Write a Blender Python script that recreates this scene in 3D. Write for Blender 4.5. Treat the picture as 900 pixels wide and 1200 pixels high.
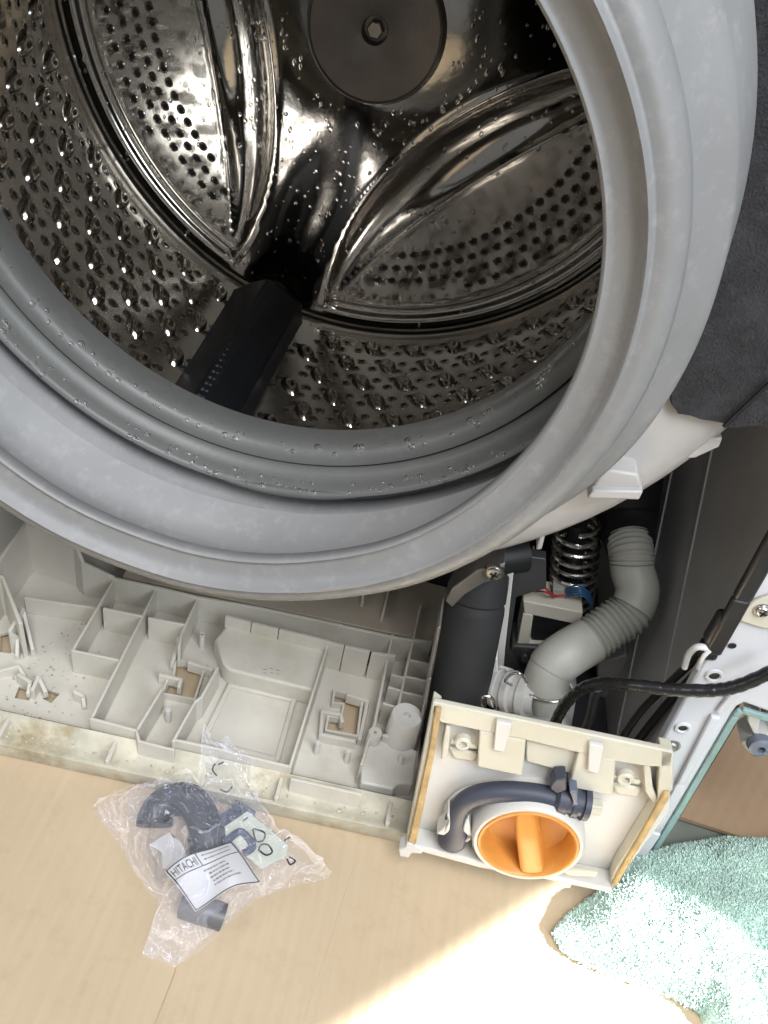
import bpy, bmesh, math, random
import numpy as np
from mathutils import Vector, Matrix, noise
for o in list(bpy.data.objects): bpy.data.objects.remove(o)
S = bpy.context.scene; C = S.collection
PI = math.pi
rnd = random.Random(5)

# ------------------------------------------------------------------ camera
FPX = 1000.0                                   # focal length for a picture 900 wide
ROLL, PITCH = math.radians(12.4), math.radians(40)
CAM = Vector((.08, -.68, .60))
upc = Vector((math.sin(ROLL)*math.cos(PITCH), -math.cos(ROLL)*math.cos(PITCH), -math.sin(PITCH)))
rc = Vector((math.cos(ROLL), math.sin(ROLL), 0)); fc = upc.cross(rc)
if fc.z < 0: fc = -fc
MW = Matrix((rc, fc, upc))                     # camera (x right, y down, z forward) -> world
cd = bpy.data.cameras.new('camera'); cam = bpy.data.objects.new('camera', cd); C.objects.link(cam)
rot = Matrix((MW @ Vector((1,0,0)), MW @ Vector((0,-1,0)), MW @ Vector((0,0,-1)))).transposed()
cam.matrix_world = Matrix.Translation(CAM) @ rot.to_4x4()
cd.sensor_fit = 'VERTICAL'; cd.sensor_height = 24; cd.lens = 24*FPX/1200
cd.clip_start = .01; cd.clip_end = 100
S.camera = cam

# ------------------------------------------------------------------ light
S.view_settings.view_transform = 'Standard'; S.view_settings.look = 'None'
S.view_settings.exposure = 0.0; S.view_settings.gamma = 1
w = bpy.data.worlds.new('World'); S.world = w; w.use_nodes = True
w.node_tree.nodes['Background'].inputs[0].default_value = (.96, .98, 1, 1)
w.node_tree.nodes['Background'].inputs[1].default_value = .23

def ray(px, py): return MW @ Vector(((px-450)/FPX, (py-600)/FPX, 1))
def P(px, py, ax, val):                        # where the sight line of a photo pixel meets a world plane
    v = ray(px, py); t = (val - CAM[ax]) / v[ax]; return CAM + v*t

def area(name, loc, to, sx, sy, power, col):
    l = bpy.data.lights.new(name, 'AREA'); l.shape = 'RECTANGLE'; l.size = sx; l.size_y = sy
    l.energy = power; l.color = col
    o = bpy.data.objects.new(name, l); C.objects.link(o); o.location = loc
    o.rotation_euler = (Vector(to)-Vector(loc)).to_track_quat('-Z', 'Y').to_euler(); return o
area('window_light', (1.15, -1.5, 1.35), (.05, -.25, .3), .8, 1.0, 26, (.88, .94, 1))
area('ceiling_light', (.35, -1.35, 2.1), (0, -.25, .2), .9, .9, 48, (.97, .97, 1))
area('left_fill_light', (-1.6, -1.3, 1.5), (-.1, -.3, .1), .8, .8, 10, (1, .97, .93))  # weak warm fill from out of view on the left
# low sun through a gap: a narrow parallel beam with the footprint of the lit patch
A0 = Vector((.322, -.325, 0)); F1 = Vector((-.143, -.128, 0)); F2 = Vector((.104, -.062, 0))
SD = Vector((-.85, .268, -.453)).normalized()
g1 = F1 - SD*F1.dot(SD); g2 = F2 - SD*F2.dot(SD)
sl = bpy.data.lights.new('sun_patch', 'AREA'); sl.shape = 'RECTANGLE'; sl.size = g1.length*1.7; sl.size_y = g2.length
sl.spread = math.radians(1.1); sl.energy = 2.2; sl.color = (1, .985, .96)
S.cycles.use_light_tree = False
so = bpy.data.objects.new('sun_patch', sl); C.objects.link(so)
ux = g1.normalized(); uz = -SD; uy = uz.cross(ux)
so.matrix_world = Matrix.Translation(A0+F1*.85+F2*.5-SD*1.3) @ Matrix((ux,uy,uz)).transposed().to_4x4()

# ------------------------------------------------------------------ materials
MC = {}
def mat(name, col, rough=.5, metal=0., var=.12, vs=20., bump=0., bs=200., col2=None, trans=0., ior=1.45, coat=0., dirt=None, ds=6., rv=0.):
    if name in MC: return MC[name]
    m = bpy.data.materials.new(name); m.use_nodes = True; nt = m.node_tree; b = nt.nodes['Principled BSDF']
    N = nt.nodes.new; L = nt.links.new
    tc = N('ShaderNodeTexCoord')
    n1 = N('ShaderNodeTexNoise'); n1.inputs['Scale'].default_value = vs; n1.inputs['Detail'].default_value = 6
    L(tc.outputs['Object'], n1.inputs['Vector'])
    mx = N('ShaderNodeMix'); mx.data_type = 'RGBA'
    c2 = col2 or tuple(c*(1-var*2) for c in col)
    r = N('ShaderNodeMapRange'); r.inputs[1].default_value = .35; r.inputs[2].default_value = .65
    L(n1.outputs['Fac'], r.inputs[0]); L(r.outputs[0], mx.inputs[0])
    mx.inputs[6].default_value = (*col, 1); mx.inputs[7].default_value = (*c2, 1)
    out = mx.outputs[2]
    if dirt:
        n2 = N('ShaderNodeTexNoise'); n2.inputs['Scale'].default_value = ds; n2.inputs['Detail'].default_value = 10; n2.inputs['Roughness'].default_value = .7
        L(tc.outputs['Object'], n2.inputs['Vector'])
        r2 = N('ShaderNodeMapRange'); r2.inputs[1].default_value = .52; r2.inputs[2].default_value = .72; r2.inputs[4].default_value = dirt[3]
        L(n2.outputs['Fac'], r2.inputs[0])
        m2 = N('ShaderNodeMix'); m2.data_type = 'RGBA'; L(r2.outputs[0], m2.inputs[0]); L(out, m2.inputs[6]); m2.inputs[7].default_value = (*dirt[:3], 1)
        out = m2.outputs[2]
    L(out, b.inputs['Base Color'])
    b.inputs['Metallic'].default_value = metal; b.inputs['IOR'].default_value = ior
    if rv:
        r3 = N('ShaderNodeMapRange'); r3.inputs[3].default_value = rough-rv; r3.inputs[4].default_value = rough+rv
        L(n1.outputs['Fac'], r3.inputs[0]); L(r3.outputs[0], b.inputs['Roughness'])
    else: b.inputs['Roughness'].default_value = rough
    b.inputs['Transmission Weight'].default_value = trans
    b.inputs['Coat Weight'].default_value = coat
    if bump:
        n3 = N('ShaderNodeTexNoise'); n3.inputs['Scale'].default_value = bs; n3.inputs['Detail'].default_value = 4
        L(tc.outputs['Object'], n3.inputs['Vector'])
        bp = N('ShaderNodeBump'); bp.inputs['Strength'].default_value = bump; bp.inputs['Distance'].default_value = .001
        L(n3.outputs['Fac'], bp.inputs['Height']); L(bp.outputs[0], b.inputs['Normal'])
    MC[name] = m; return m
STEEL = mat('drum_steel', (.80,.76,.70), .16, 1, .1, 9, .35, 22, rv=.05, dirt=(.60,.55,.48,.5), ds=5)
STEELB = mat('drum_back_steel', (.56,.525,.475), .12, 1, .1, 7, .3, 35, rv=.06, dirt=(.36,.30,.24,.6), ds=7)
HUBM = mat('hub_grey_metal', (.30,.275,.26), .42, .35, .15, 25, .2, 300)
HOLE = mat('hole_black', (.01,.01,.01), .6)
LIPM = mat('drum_lip_grey', (.112,.115,.110), .42, 0, .08, 30, .12, 400, dirt=(.20,.20,.19,.35), ds=30)
RUB = mat('gasket_rubber', (.218,.220,.220), .46, 0, .07, 14, .12, 260, dirt=(.31,.305,.30,.45), ds=110, rv=.1)
NAVY = mat('navy_plastic', (.012,.018,.032), .28, 0, .1, 30, .06, 500)
WHT = mat('white_plastic', (.60,.59,.56), .42, 0, .05, 12, .08, 300, dirt=(.50,.47,.38,.45), ds=9)
TUBM = mat('tub_plastic', (.43,.42,.41), .45, 0, .06, 12, .1, 200)
TRAY = mat('tray_plastic', (.60,.575,.51), .5, 0, .05, 20, .25, 160, dirt=(.46,.43,.33,.7), ds=17)
GRIME = mat('tray_ledge_grime', (.58,.55,.44), .6, 0, .15, 40, .5, 200, dirt=(.30,.22,.09,1.0), ds=24)
CREAM = mat('cream_plastic', (.56,.54,.45), .42, 0, .05, 16, .08, 300, dirt=(.45,.40,.27,.5), ds=14)
FOAM = mat('yellowed_foam', (.50,.36,.17), .85, 0, .2, 80, .6, 400)
ORG = mat('orange_plastic', (.58,.26,.055), .36, 0, .08, 20, .05, 300)
WALL = mat('cabinet_inside_grey', (.42,.42,.42), .6, 0, .12, 10, .15, 120)
DARK = mat('dark_inside', (.03,.03,.035), .7)
FELT = mat('charcoal_felt', (.03,.03,.034), .95, 0, .35, 60, 1.0, 700, dirt=(.07,.07,.07,.6), ds=60)
FLAN = mat('painted_flange', (.60,.61,.65), .32, 0, .04, 8, .06, 200, dirt=(.50,.46,.36,.35), ds=12)
TEAL = mat('mint_painted_edge', (.24,.36,.35), .4)
CHR = mat('bright_zinc', (.80,.78,.75), .22, 1, .1, 60, .2, 500)
GREY = mat('damper_grey', (.022,.022,.022), .75, 0, .1, 30, .1, 300)
GMET = mat('galvanised_steel', (.36,.35,.33), .4, .8, .12, 40, .15, 300)
HOSE = mat('grey_hose_rubber', (.36,.36,.32), .5, 0, .08, 25, .1, 200)
BLK = mat('black_rubber', (.012,.012,.013), .5)
BLKS = mat('black_glossy_tape', (.015,.015,.016), .25, 0, .1, 60, .5, 300)
CLR = mat('cloudy_pump_plastic', (.46,.46,.44), .3, 0, .06, 20, .1, 200)
REDW = mat('red_wire', (.5,.03,.03), .4); BLUW = mat('blue_wire', (.02,.10,.22), .4)
PAP = mat('label_paper', (.50,.50,.52), .5, 0, .05, 30, .3, 90)
INK = mat('black_ink', (.015,.015,.015), .6)
CARDP = mat('pale_card', (.52,.55,.46), .6, 0, .05, 20)

def cardboard(name, c1, c2, ang):
    m = mat(name, c1, .8, 0, .08, 6, .15, 500, col2=c2, dirt=(c2[0]*.8,c2[1]*.78,c2[2]*.72,.35), ds=55)
    nt = m.node_tree; N = nt.nodes.new; L = nt.links.new; b = nt.nodes['Principled BSDF']
    tc = N('ShaderNodeTexCoord'); mp = N('ShaderNodeMapping'); mp.inputs['Rotation'].default_value = (0,0,ang)
    L(tc.outputs['Object'], mp.inputs[0])
    wv = N('ShaderNodeTexWave'); wv.inputs['Scale'].default_value = 30; wv.inputs['Distortion'].default_value = .6; wv.inputs['Detail'].default_value = 2; wv.inputs['Detail Scale'].default_value=.6
    L(mp.outputs[0], wv.inputs[0])
    st = N('ShaderNodeTexNoise'); st.inputs['Scale'].default_value = 1; st.inputs['Detail'].default_value = 5
    mp2 = N('ShaderNodeMapping'); mp2.inputs['Rotation'].default_value = (0,0,ang); mp2.inputs['Scale'].default_value = (240, 9, 9)
    L(tc.outputs['Object'], mp2.inputs[0]); L(mp2.outputs[0], st.inputs['Vector'])
    ad = N('ShaderNodeMath'); ad.operation = 'MULTIPLY_ADD'; L(st.outputs['Fac'], ad.inputs[0]); ad.inputs[1].default_value = .8; L(wv.outputs['Fac'], ad.inputs[2])
    bp = N('ShaderNodeBump'); bp.inputs['Strength'].default_value = .25; bp.inputs['Distance'].default_value = .0006
    L(ad.outputs[0], bp.inputs['Height']); L(bp.outputs[0], b.inputs['Normal'])
    # faint streaks in the kraft colour
    src = b.inputs['Base Color'].links[0].from_socket
    r = N('ShaderNodeMapRange'); r.inputs[1].default_value = .3; r.inputs[2].default_value = .75; r.inputs[3].default_value = .968; r.inputs[4].default_value = 1.02; L(st.outputs['Fac'], r.inputs[0])
    h = N('ShaderNodeHueSaturation'); L(src, h.inputs['Color']); L(r.outputs[0], h.inputs['Value']); L(h.outputs[0], b.inputs['Base Color'])
    return m
KRAFT = cardboard('kraft_cardboard', (.505,.40,.27), (.475,.375,.25), math.radians(4))
KRAFT2 = cardboard('brown_cardboard', (.30,.205,.125), (.27,.18,.11), math.radians(30))

# ------------------------------------------------------------------ mesh helpers
def link(name, bm, m, parent=None, smooth=True, bev=0, angle=40):
    me = bpy.data.meshes.new(name); bm.normal_update(); bm.to_mesh(me); bm.free()
    for k in (m if isinstance(m, (list,tuple)) else [m]): me.materials.append(k)
    o = bpy.data.objects.new(name, me); C.objects.link(o)
    if smooth:
        me.polygons.foreach_set('use_smooth', [True]*len(me.polygons))
        me.set_sharp_from_angle(angle=math.radians(angle))
    if bev:
        md = o.modifiers.new('bevel', 'BEVEL'); md.width = bev; md.segments = 2; md.limit_method = 'ANGLE'; md.angle_limit = math.radians(50)
    if parent is not None: o.parent = parent
    return o
def empty(name, loc, label, cat, group=None):
    o = bpy.data.objects.new(name, None); C.objects.link(o); o.location = loc; o.empty_display_size = .05
    tag(o, label, cat, group); return o
def tag(o, label, cat=None, group=None):
    o['label'] = label
    if cat: o['category'] = cat
    if group: o['group'] = group
    return o
def hexa(bm, b4, t4):                          # eight corners: bottom ring, top ring
    v = [bm.verts.new(p) for p in list(b4)+list(t4)]
    for f in ((3,2,1,0),(4,5,6,7),(0,1,5,4),(1,2,6,5),(2,3,7,6),(3,0,4,7)): bm.faces.new([v[i] for i in f])
def box(bm, x0, x1, y0, y1, z0, z1):
    hexa(bm, [(x0,y0,z0),(x1,y0,z0),(x1,y1,z0),(x0,y1,z0)], [(x0,y0,z1),(x1,y0,z1),(x1,y1,z1),(x0,y1,z1)])
def prism(bm, pts, n):                         # polygon of points pushed along vector n
    n = Vector(n); a = [bm.verts.new(p) for p in pts]; b = [bm.verts.new(Vector(p)+n) for p in pts]
    k = len(a); bm.faces.new(a[::-1]); bm.faces.new(b)
    for i in range(k): bm.faces.new((a[i], a[(i+1)%k], b[(i+1)%k], b[i]))
    bmesh.ops.recalc_face_normals(bm, faces=bm.faces[:])
WC = [0]
def wallseg(bm, a, b, z0, z1, t=.0022, z1b=None, draft=.4):
    a = Vector((a[0],a[1],0)); b = Vector((b[0],b[1],0)); d = (b-a).normalized(); n = Vector((-d.y,d.x,0))*t/2; e = d*t*.4
    z1b = z1 if z1b is None else z1b
    WC[0] += 1; z1 += (WC[0]%5)*.00016; z1b += (WC[0]%5)*.00016; z0 += (WC[0]%5)*-.00009
    a, b = a-e, b+e; m = n*(1+draft)
    hexa(bm, [(a-m)+Vector((0,0,z0)), (b-m)+Vector((0,0,z0)), (b+m)+Vector((0,0,z0)), (a+m)+Vector((0,0,z0))],
             [(a-n)+Vector((0,0,z1)), (b-n)+Vector((0,0,z1b)), (b+n)+Vector((0,0,z1b)), (a+n)+Vector((0,0,z1))])
def smooth_path(pts, n=8):
    pts = [Vector(p) for p in pts]; out = []
    for i in range(len(pts)-1):
        p0 = pts[max(i-1,0)]; p1 = pts[i]; p2 = pts[i+1]; p3 = pts[min(i+2,len(pts)-1)]
        for k in range(n):
            t = k/n; out.append(.5*((2*p1)+(p2-p0)*t+(2*p0-5*p1+4*p2-p3)*t*t+(3*p1-p0-3*p2+p3)*t**3))
    out.append(pts[-1]); return out
def tube(bm, path, r, seg=12, rf=None, cap=True, closed=False):
    path = [Vector(p) for p in path]; n = len(path); rings = []; up = None
    for i, p in enumerate(path):
        a = path[(i-1)%n] if (i or closed) else p; b = path[(i+1)%n] if (i < n-1 or closed) else p
        d = (b-a).normalized()
        if up is None: up = d.orthogonal().normalized()
        else: up = (up - d*up.dot(d)).normalized()
        s = d.cross(up); rr = r*(rf(i/(n-1)) if rf else 1)
        rings.append([bm.verts.new(p+(up*math.cos(2*PI*k/seg)+s*math.sin(2*PI*k/seg))*rr) for k in range(seg)])
    for i in range(n if closed else n-1):
        A, B = rings[i], rings[(i+1)%n]
        for k in range(seg): bm.faces.new((A[k], A[(k+1)%seg], B[(k+1)%seg], B[k]))
    if cap and not closed: bm.faces.new(rings[0][::-1]); bm.faces.new(rings[-1])
def lathe(bm, prof, fr, seg=64, a0=0, a1=2*PI, capend=False):
    """prof: (axial, radius[, du, dv]); fr = (origin, e1, axis, e3)"""
    O, e1, ax, e3 = fr; full = abs(a1-a0-2*PI) < 1e-6; m = seg if full else seg+1; rings = []
    for p in prof:
        du, dv = (p[2], p[3]) if len(p) > 2 else (0, 0)
        rings.append([bm.verts.new(O+ax*p[0]+e1*(du+p[1]*math.cos(a0+(a1-a0)*k/seg))+e3*(dv+p[1]*math.sin(a0+(a1-a0)*k/seg))) for k in range(m)])
    for A, B in zip(rings, rings[1:]):
        for k in range(m if full else m-1): bm.faces.new((A[k], A[(k+1)%m], B[(k+1)%m], B[k]))
    if capend: bm.faces.new(rings[-1]); 
    return rings
def frame(O, ax):
    ax = Vector(ax).normalized(); e1 = ax.cross(Vector((0,0,1)))
    e1 = e1.normalized() if e1.length > 1e-3 else Vector((1,0,0))
    return (Vector(O), e1, ax, e1.cross(ax))
def cyl(bm, a, b, r, seg=20, r2=None):
    a, b = Vector(a), Vector(b); fr = frame(a, b-a); L = (b-a).length; r2 = r if r2 is None else r2
    R = lathe(bm, [(0,r),(L,r2)], fr, seg); bm.faces.new(R[0]); bm.faces.new(R[-1])
    bmesh.ops.recalc_face_normals(bm, faces=bm.faces[:])
def sstep(x, a, b):
    t = min(max((x-a)/(b-a), 0), 1); return t*t*(3-2*t)

# ================================================================== SETTING
bm = bmesh.new(); box(bm, -3, 3, -3, 2, -.03, -.0085)
fl = link('floor', bm, mat('floor_vinyl', (.20,.22,.19), .5, 0, .15, 15, .1, 100), None, False); fl['kind'] = 'structure'

def sheet(name, pts, z0, z1, m, nx=60, wav=.0012):
    bm = bmesh.new(); prism(bm, [Vector((p[0],p[1],z0)) for p in pts], (0,0,z1-z0)); return link(name, bm, m, None, False)
o = sheet('cardboard_sheet', [(-1.2,-2.2),(.75,-2.2),(.405,-.40),(.352,-.300),(.330,-.18),(.33,.05),(-1.2,.05)], -.0085, -.0045, KRAFT)
tag(o, 'light tan cardboard sheet covering the floor under the parts bag and tray', 'cardboard')
a = [P(797,957,2,.0), P(905,992,2,.0), P(1000,1010,2,0), P(1050,800,2,0), P(872,800,2,0), P(862,850,2,.0)]
o = sheet('cardboard_sheet', [(p.x,p.y) for p in a], -.004, .0, KRAFT2)
tag(o, 'darker brown cardboard piece on the floor right of the metal frame', 'cardboard')
bm = bmesh.new(); tube(bm, [P(212,1090,2,-.0046),P(205,1140,2,-.0046),P(176,1215,2,-.0046)], .0004, 6)
link('fold_line', bm, mat('fold_brown',(.47,.36,.22),.8), bpy.data.objects['cardboard_sheet'])
bm = bmesh.new(); tube(bm, [P(415,1015,2,-.0048),P(385,1110,2,-.0048),P(350,1215,2,-.0048)], .0005, 6)
link('fold_line', bm, KRAFT, bpy.data.objects['cardboard_sheet'])

# ================================================================== WASHING MACHINE
WM = empty('washing_machine', (0,0,0), 'washing machine with its front taken off, steel drum and grey door gasket showing', 'washing machine')
t_, y_ = math.radians(-1.38), math.radians(1.6)
AX = Vector((math.sin(y_)*math.cos(t_), math.cos(y_)*math.cos(t_), -math.sin(t_)))
DF = frame((0,0,.465), AX); DO, E1, _, E3 = DF
def dpt(u, wv, v): return DO + E1*u + AX*wv + E3*v
def ring(r, a, wv): return dpt(r*math.cos(a), wv, r*math.sin(a))

# cabinet
bm = bmesh.new(); box(bm, .315,.321,-.289,.30,-.002,.90)
sw = link('side_wall', bm, WALL, WM, False)
bm = bmesh.new()
for k,(y0,y1,z0,z1) in enumerate([(-.26,-.05,.10,.33),(-.22,-.02,.02,.24)]):
    for s in (0,):
        a = Vector((.3145,y0+s,z0)); b = Vector((.3145,y1+s,z1))
        tube(bm, [a,b], .0010, 8)
link('pressed_fold', bm, WALL, sw)
bm = bmesh.new(); box(bm, -.297,-.291,-.292,.30,-.002,.90); link('side_wall', bm, WALL, WM, False)
bm = bmesh.new(); box(bm, -.291,.315,.30,.306,-.002,.90); link('back_wall', bm, DARK, WM, False)
bm = bmesh.new(); box(bm, -.297,.321,-.292,.306,.90,.905); link('top_panel', bm, WALL, WM, False)
bm = bmesh.new(); box(bm, -.29,.314,-.085,.299,-.003,.004); box(bm, .16,.314,-.289,-.0855,-.003,.004)
link('base_pan', bm, DARK, WM, False)

# outer tub
bm = bmesh.new()
lathe(bm, [(-.262,.206),(-.266,.216),(-.266,.262),(-.262,.274),(-.254,.282),(-.24,.286),(-.17,.288),(-.168,.293),(-.150,.293),(-.148,.289),(.10,.286),(.13,.27),(.14,.2),(.14,.05)], DF, 96)
tub = link('outer_tub', bm, TUBM, WM)
bm = bmesh.new()
for p4, dz in (([P(693,573,1,-.284),P(708,550,1,-.284),P(748,556,1,-.284),P(752,572,1,-.284)], .05),):
    prism(bm, p4, (0,.019,0))
link('tub_lug', bm, TUBM, tub, True, .0015)
bm = bmesh.new(); prism(bm, [P(688,584,1,-.288),P(695,575,1,-.288),P(754,576,1,-.288),P(749,586,1,-.288)], (0,.022,.0)); link('tub_lug', bm, TUBM, tub, True, .001)
bm = bmesh.new(); prism(bm, [P(775,539,1,-.262),P(800,528,1,-.262),P(832,514,1,-.262),P(847,513,1,-.262),P(843,524,1,-.262),P(815,537,1,-.262)], (0,.012,0)); link('tub_fin', bm, TUBM, tub, True, .001)
bm = bmesh.new(); prism(bm, [P(628,645,1,-.255),P(636,620,1,-.255),P(640,623,1,-.255),P(635,644,1,-.255)], (0,.03,0)); link('tub_fin', bm, TUBM, tub, True, .001)

# felt pad
q = [(820,-120),(812,100),(800,300),(787,476),(792,487),(850,497),(856,501),(899,501),(906,470),(1010,300),(1060,-160)]
q = [P(a,b,1,-.276) for a,b in q]; q = [Vector((min(p.x,.313),p.y,p.z)) for p in q]
bm = bmesh.new(); prism(bm, q, (0,.055,0)); bmesh.ops.triangulate(bm, faces=[f for f in bm.faces if len(f.verts)>4])
bmesh.ops.subdivide_edges(bm, edges=bm.edges[:], cuts=3, use_grid_fill=True)
for v in bm.verts:
    v.co += Vector(noise.noise_vector(v.co*90))*.0025; v.co.x = min(v.co.x, .3145)
pad = link('felt_pad', bm, FELT, WM); pad['label'] = 'charcoal felt damping pad beside the gasket'
a, b = P(848,500,1,-.279), P(905,446,1,-.279)
bm = bmesh.new(); tube(bm, [a,b], .0012, 6); link('pad_seam', bm, BLK, pad)
bm = bmesh.new()
for k in range(1500):
    i = rnd.random(); x = rnd.uniform(.2,.31); z = rnd.uniform(.36,.66)
    if math.hypot(x+.018, z-.429) < .225 or z < .395-(x-.2)*.1: continue
    p = Vector((x,-.2765,z)); d = Vector((rnd.uniform(-1,1),rnd.uniform(-.5,-.05),rnd.uniform(-1,1)))*.003; s = d.cross(Vector((0,1,0))).normalized()*.00009
    v = [bm.verts.new(c) for c in (p-s,p+s,p+d)]; bm.faces.new(v)
fz = link('felt_fuzz', bm, mat('felt_fibre', (.07,.07,.08), .9), pad, False); fz['kind'] = 'stuff'

# ---- drum
bm = bmesh.new()
lathe(bm, [(-.251,.1825),(-.2505,.20),(-.250,.250),(-.245,.259),(-.238,.262),(.030,.262),(.0425,.2585),(.0475,.253)], DF, 192)
drum = link('drum', bm, STEEL, WM); drum['label'] = 'stainless steel drum with embossed dimples'
PC = [math.radians(a) for a in (-45,-165,75)]
def back_w(u, v):
    r = math.hypot(u, v)
    wv = .040*sstep(r, .03, .262)*.55 + .040*(r/.262)*.45
    for c in PC:
        x = u*math.cos(c)+v*math.sin(c); y = -u*math.sin(c)+v*math.cos(c)
        if x < 0: continue
        so_ = min(.257-math.hypot(x-.34, y), .2475-r); si = min(.606-math.hypot(x-.74, y), .2365-r)
        if so_ > 0:
            wd = so_-min(si,0)
            if si < 0: t = so_/wd; wv += min(.0125, .30*wd)*math.sin(PI*t)**.75 + .003*t
            else: wv += .003 - .0012*math.exp(-(si/.004)**2) + .0012 + (-.0012)
        wv -= .0016*math.exp(-(so_/.0035)**2)
    # pressed spoke hollows between petals
    for c in PC:
        a = c + PI/3; x = u*math.cos(a)+v*math.sin(a); y = -u*math.sin(a)+v*math.cos(a)
        if x > .05: wv += .0075*sstep(x,.04,.23)*math.exp(-(y/(.017+.07*max(0,.20-x)))**2)
    return wv
N_A, N_R = 300, 120
bm = bmesh.new(); rows = []
for i in range(N_R+1):
    r = .030 + (.2585-.030)*i/N_R
    rows.append([bm.verts.new(dpt(r*math.cos(2*PI*k/N_A), back_w(r*math.cos(2*PI*k/N_A), r*math.sin(2*PI*k/N_A))+.002, r*math.sin(2*PI*k/N_A))) for k in range(N_A)])
for A, B in zip(rows, rows[1:]):
    for k in range(N_A): bm.faces.new((A[k], A[(k+1)%N_A], B[(k+1)%N_A], B[k]))
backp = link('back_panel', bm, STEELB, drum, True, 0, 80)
bm = bmesh.new(); lathe(bm, [(.030,.2635),(.036,.2600),(.042,.2575),(.0455,.2525),(.043,.2485),(.0425,.246)], DF, 192); link('rim_seam', bm, STEEL, drum)
bm = bmesh.new(); tube(bm, [ring(.2598,a,.0375) for a in np.linspace(0,2*PI,200,endpoint=False)], .0017, 8, closed=True); link('seam_gap', bm, HOLE, drum)
# hub
bm = bmesh.new()
R = lathe(bm, [(.010,.0515),(.002,.0505),(-.003,.0487),(-.0035,.0478),(-.0018,.0468),(-.0018,.0105),(-.0025,.0095),(.006,.0085),(.006,.0001)], DF, 72)
hub = link('hub_cover', bm, HUBM, drum)
bm = bmesh.new(); lathe(bm, [(.0055,.0062),(.0,.0062),(-.001,.0052),(-.001,.0001)], DF, 6); link('hub_bolt', bm, GMET, drum, True, 0, 30)

# small raised perforations: list of (position, inward normal, tangent)
def perf(bm, p, n, t, r=.0023, h=.0012):
    b = n.cross(t); prev = None; prof = ((1.7,0.00004),(1.32,h*.5),(1.12,h*.85),(.98,h*.6+.0001),(.86,.0003))
    for j,(q,z) in enumerate(prof):
        R = [bm.verts.new(p+n*(z+.0001)+(t*math.cos(2*PI*k/10)+b*math.sin(2*PI*k/10))*r*q) for k in range(10)]
        if prev:
            for k in range(10): bm.faces.new((prev[k],prev[(k+1)%10],R[(k+1)%10],R[k]))
        prev = R
    f = bm.faces.new(prev); f.material_index = 1
bm = bmesh.new()
for c in PC[:2]:
    for j in range(23):
        a = c + math.radians(-37+j*74/22)
        for i, r in enumerate((.1815,.1945,.2075,.2205)):
            if i == 3 and not 5 < j < 17: continue
            if abs(j-11) > 9 and i == 0: continue
            rr = r; aa = a + (math.radians(1.4) if i % 2 else 0)
            x, y = rr*math.cos(aa), rr*math.sin(aa)
            perf(bm, dpt(x, back_w(x,y)+.0018, y), -AX, E1, .0024, .0013)
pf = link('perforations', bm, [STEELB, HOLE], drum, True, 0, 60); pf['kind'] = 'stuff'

# side wall embossing
LIFT = [math.radians(a) for a in (-104, 16, 136)]
def near_lift(a, m=.19): return any(abs((a-l+PI)%(2*PI)-PI) < m for l in LIFT)
bmb = bmesh.new(); bmh = bmesh.new(); RW = .262
NC = 44; rowsY = [.008-.0285*i for i in range(9)]
def wallpt(a, y, h=0): return ring(RW-h, a, y)
for i, y in enumerate(rowsY):
    for k in range(NC):
        a = 2*PI*(k+(.5 if i%2 else 0))/NC
        if near_lift(a, .155): continue
        t = (E3*math.cos(a)-E1*math.sin(a)); n = -(E1*math.cos(a)+E3*math.sin(a))
        sk = .5+.12*((k*7)%3-1)
        prev = None; base = wallpt(a, y)
        tt = (t*math.cos(sk)+AX*math.sin(sk)); bb = n.cross(tt)
        for q, h in ((1,0),(.84,.0030),(.58,.0052),(.34,.0052),(.12,.0026)):
            R = []
            for s in range(14):
                ca, sa = math.cos(2*PI*s/14), math.sin(2*PI*s/14)
                p = base + tt*(.0078*q*ca) + bb*(.0132*q*sa*(abs(sa)**.2))
                da = (p-base).dot(t); drop = -(da*da)/(2*RW)
                R.append(bmb.verts.new(p + n*(h*(1-.25*abs(sa)) - drop*-1)))
            if prev:
                for s in range(14): bmb.faces.new((prev[s],prev[(s+1)%14],R[(s+1)%14],R[s]))
            prev = R
        bmb.faces.new(prev)
        for da, dy in ((-.0130,-.0050),(-.0100,.0075),(.0130,.0050),(.0100,-.0075)):
            a2 = a + (da+rnd.uniform(-.0006,.0006))/RW
            n2 = -(E1*math.cos(a2)+E3*math.sin(a2)); t2 = (E3*math.cos(a2)-E1*math.sin(a2))
            perf(bmh, wallpt(a2, y+dy), n2, t2, .0027, .0009)
eb = link('embossed_dimples', bmb, STEEL, drum, True, 0, 80); eb['kind'] = 'stuff'
ph = link('perforations', bmh, [STEEL, HOLE], drum, True, 0, 60); ph['kind'] = 'stuff'

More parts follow.
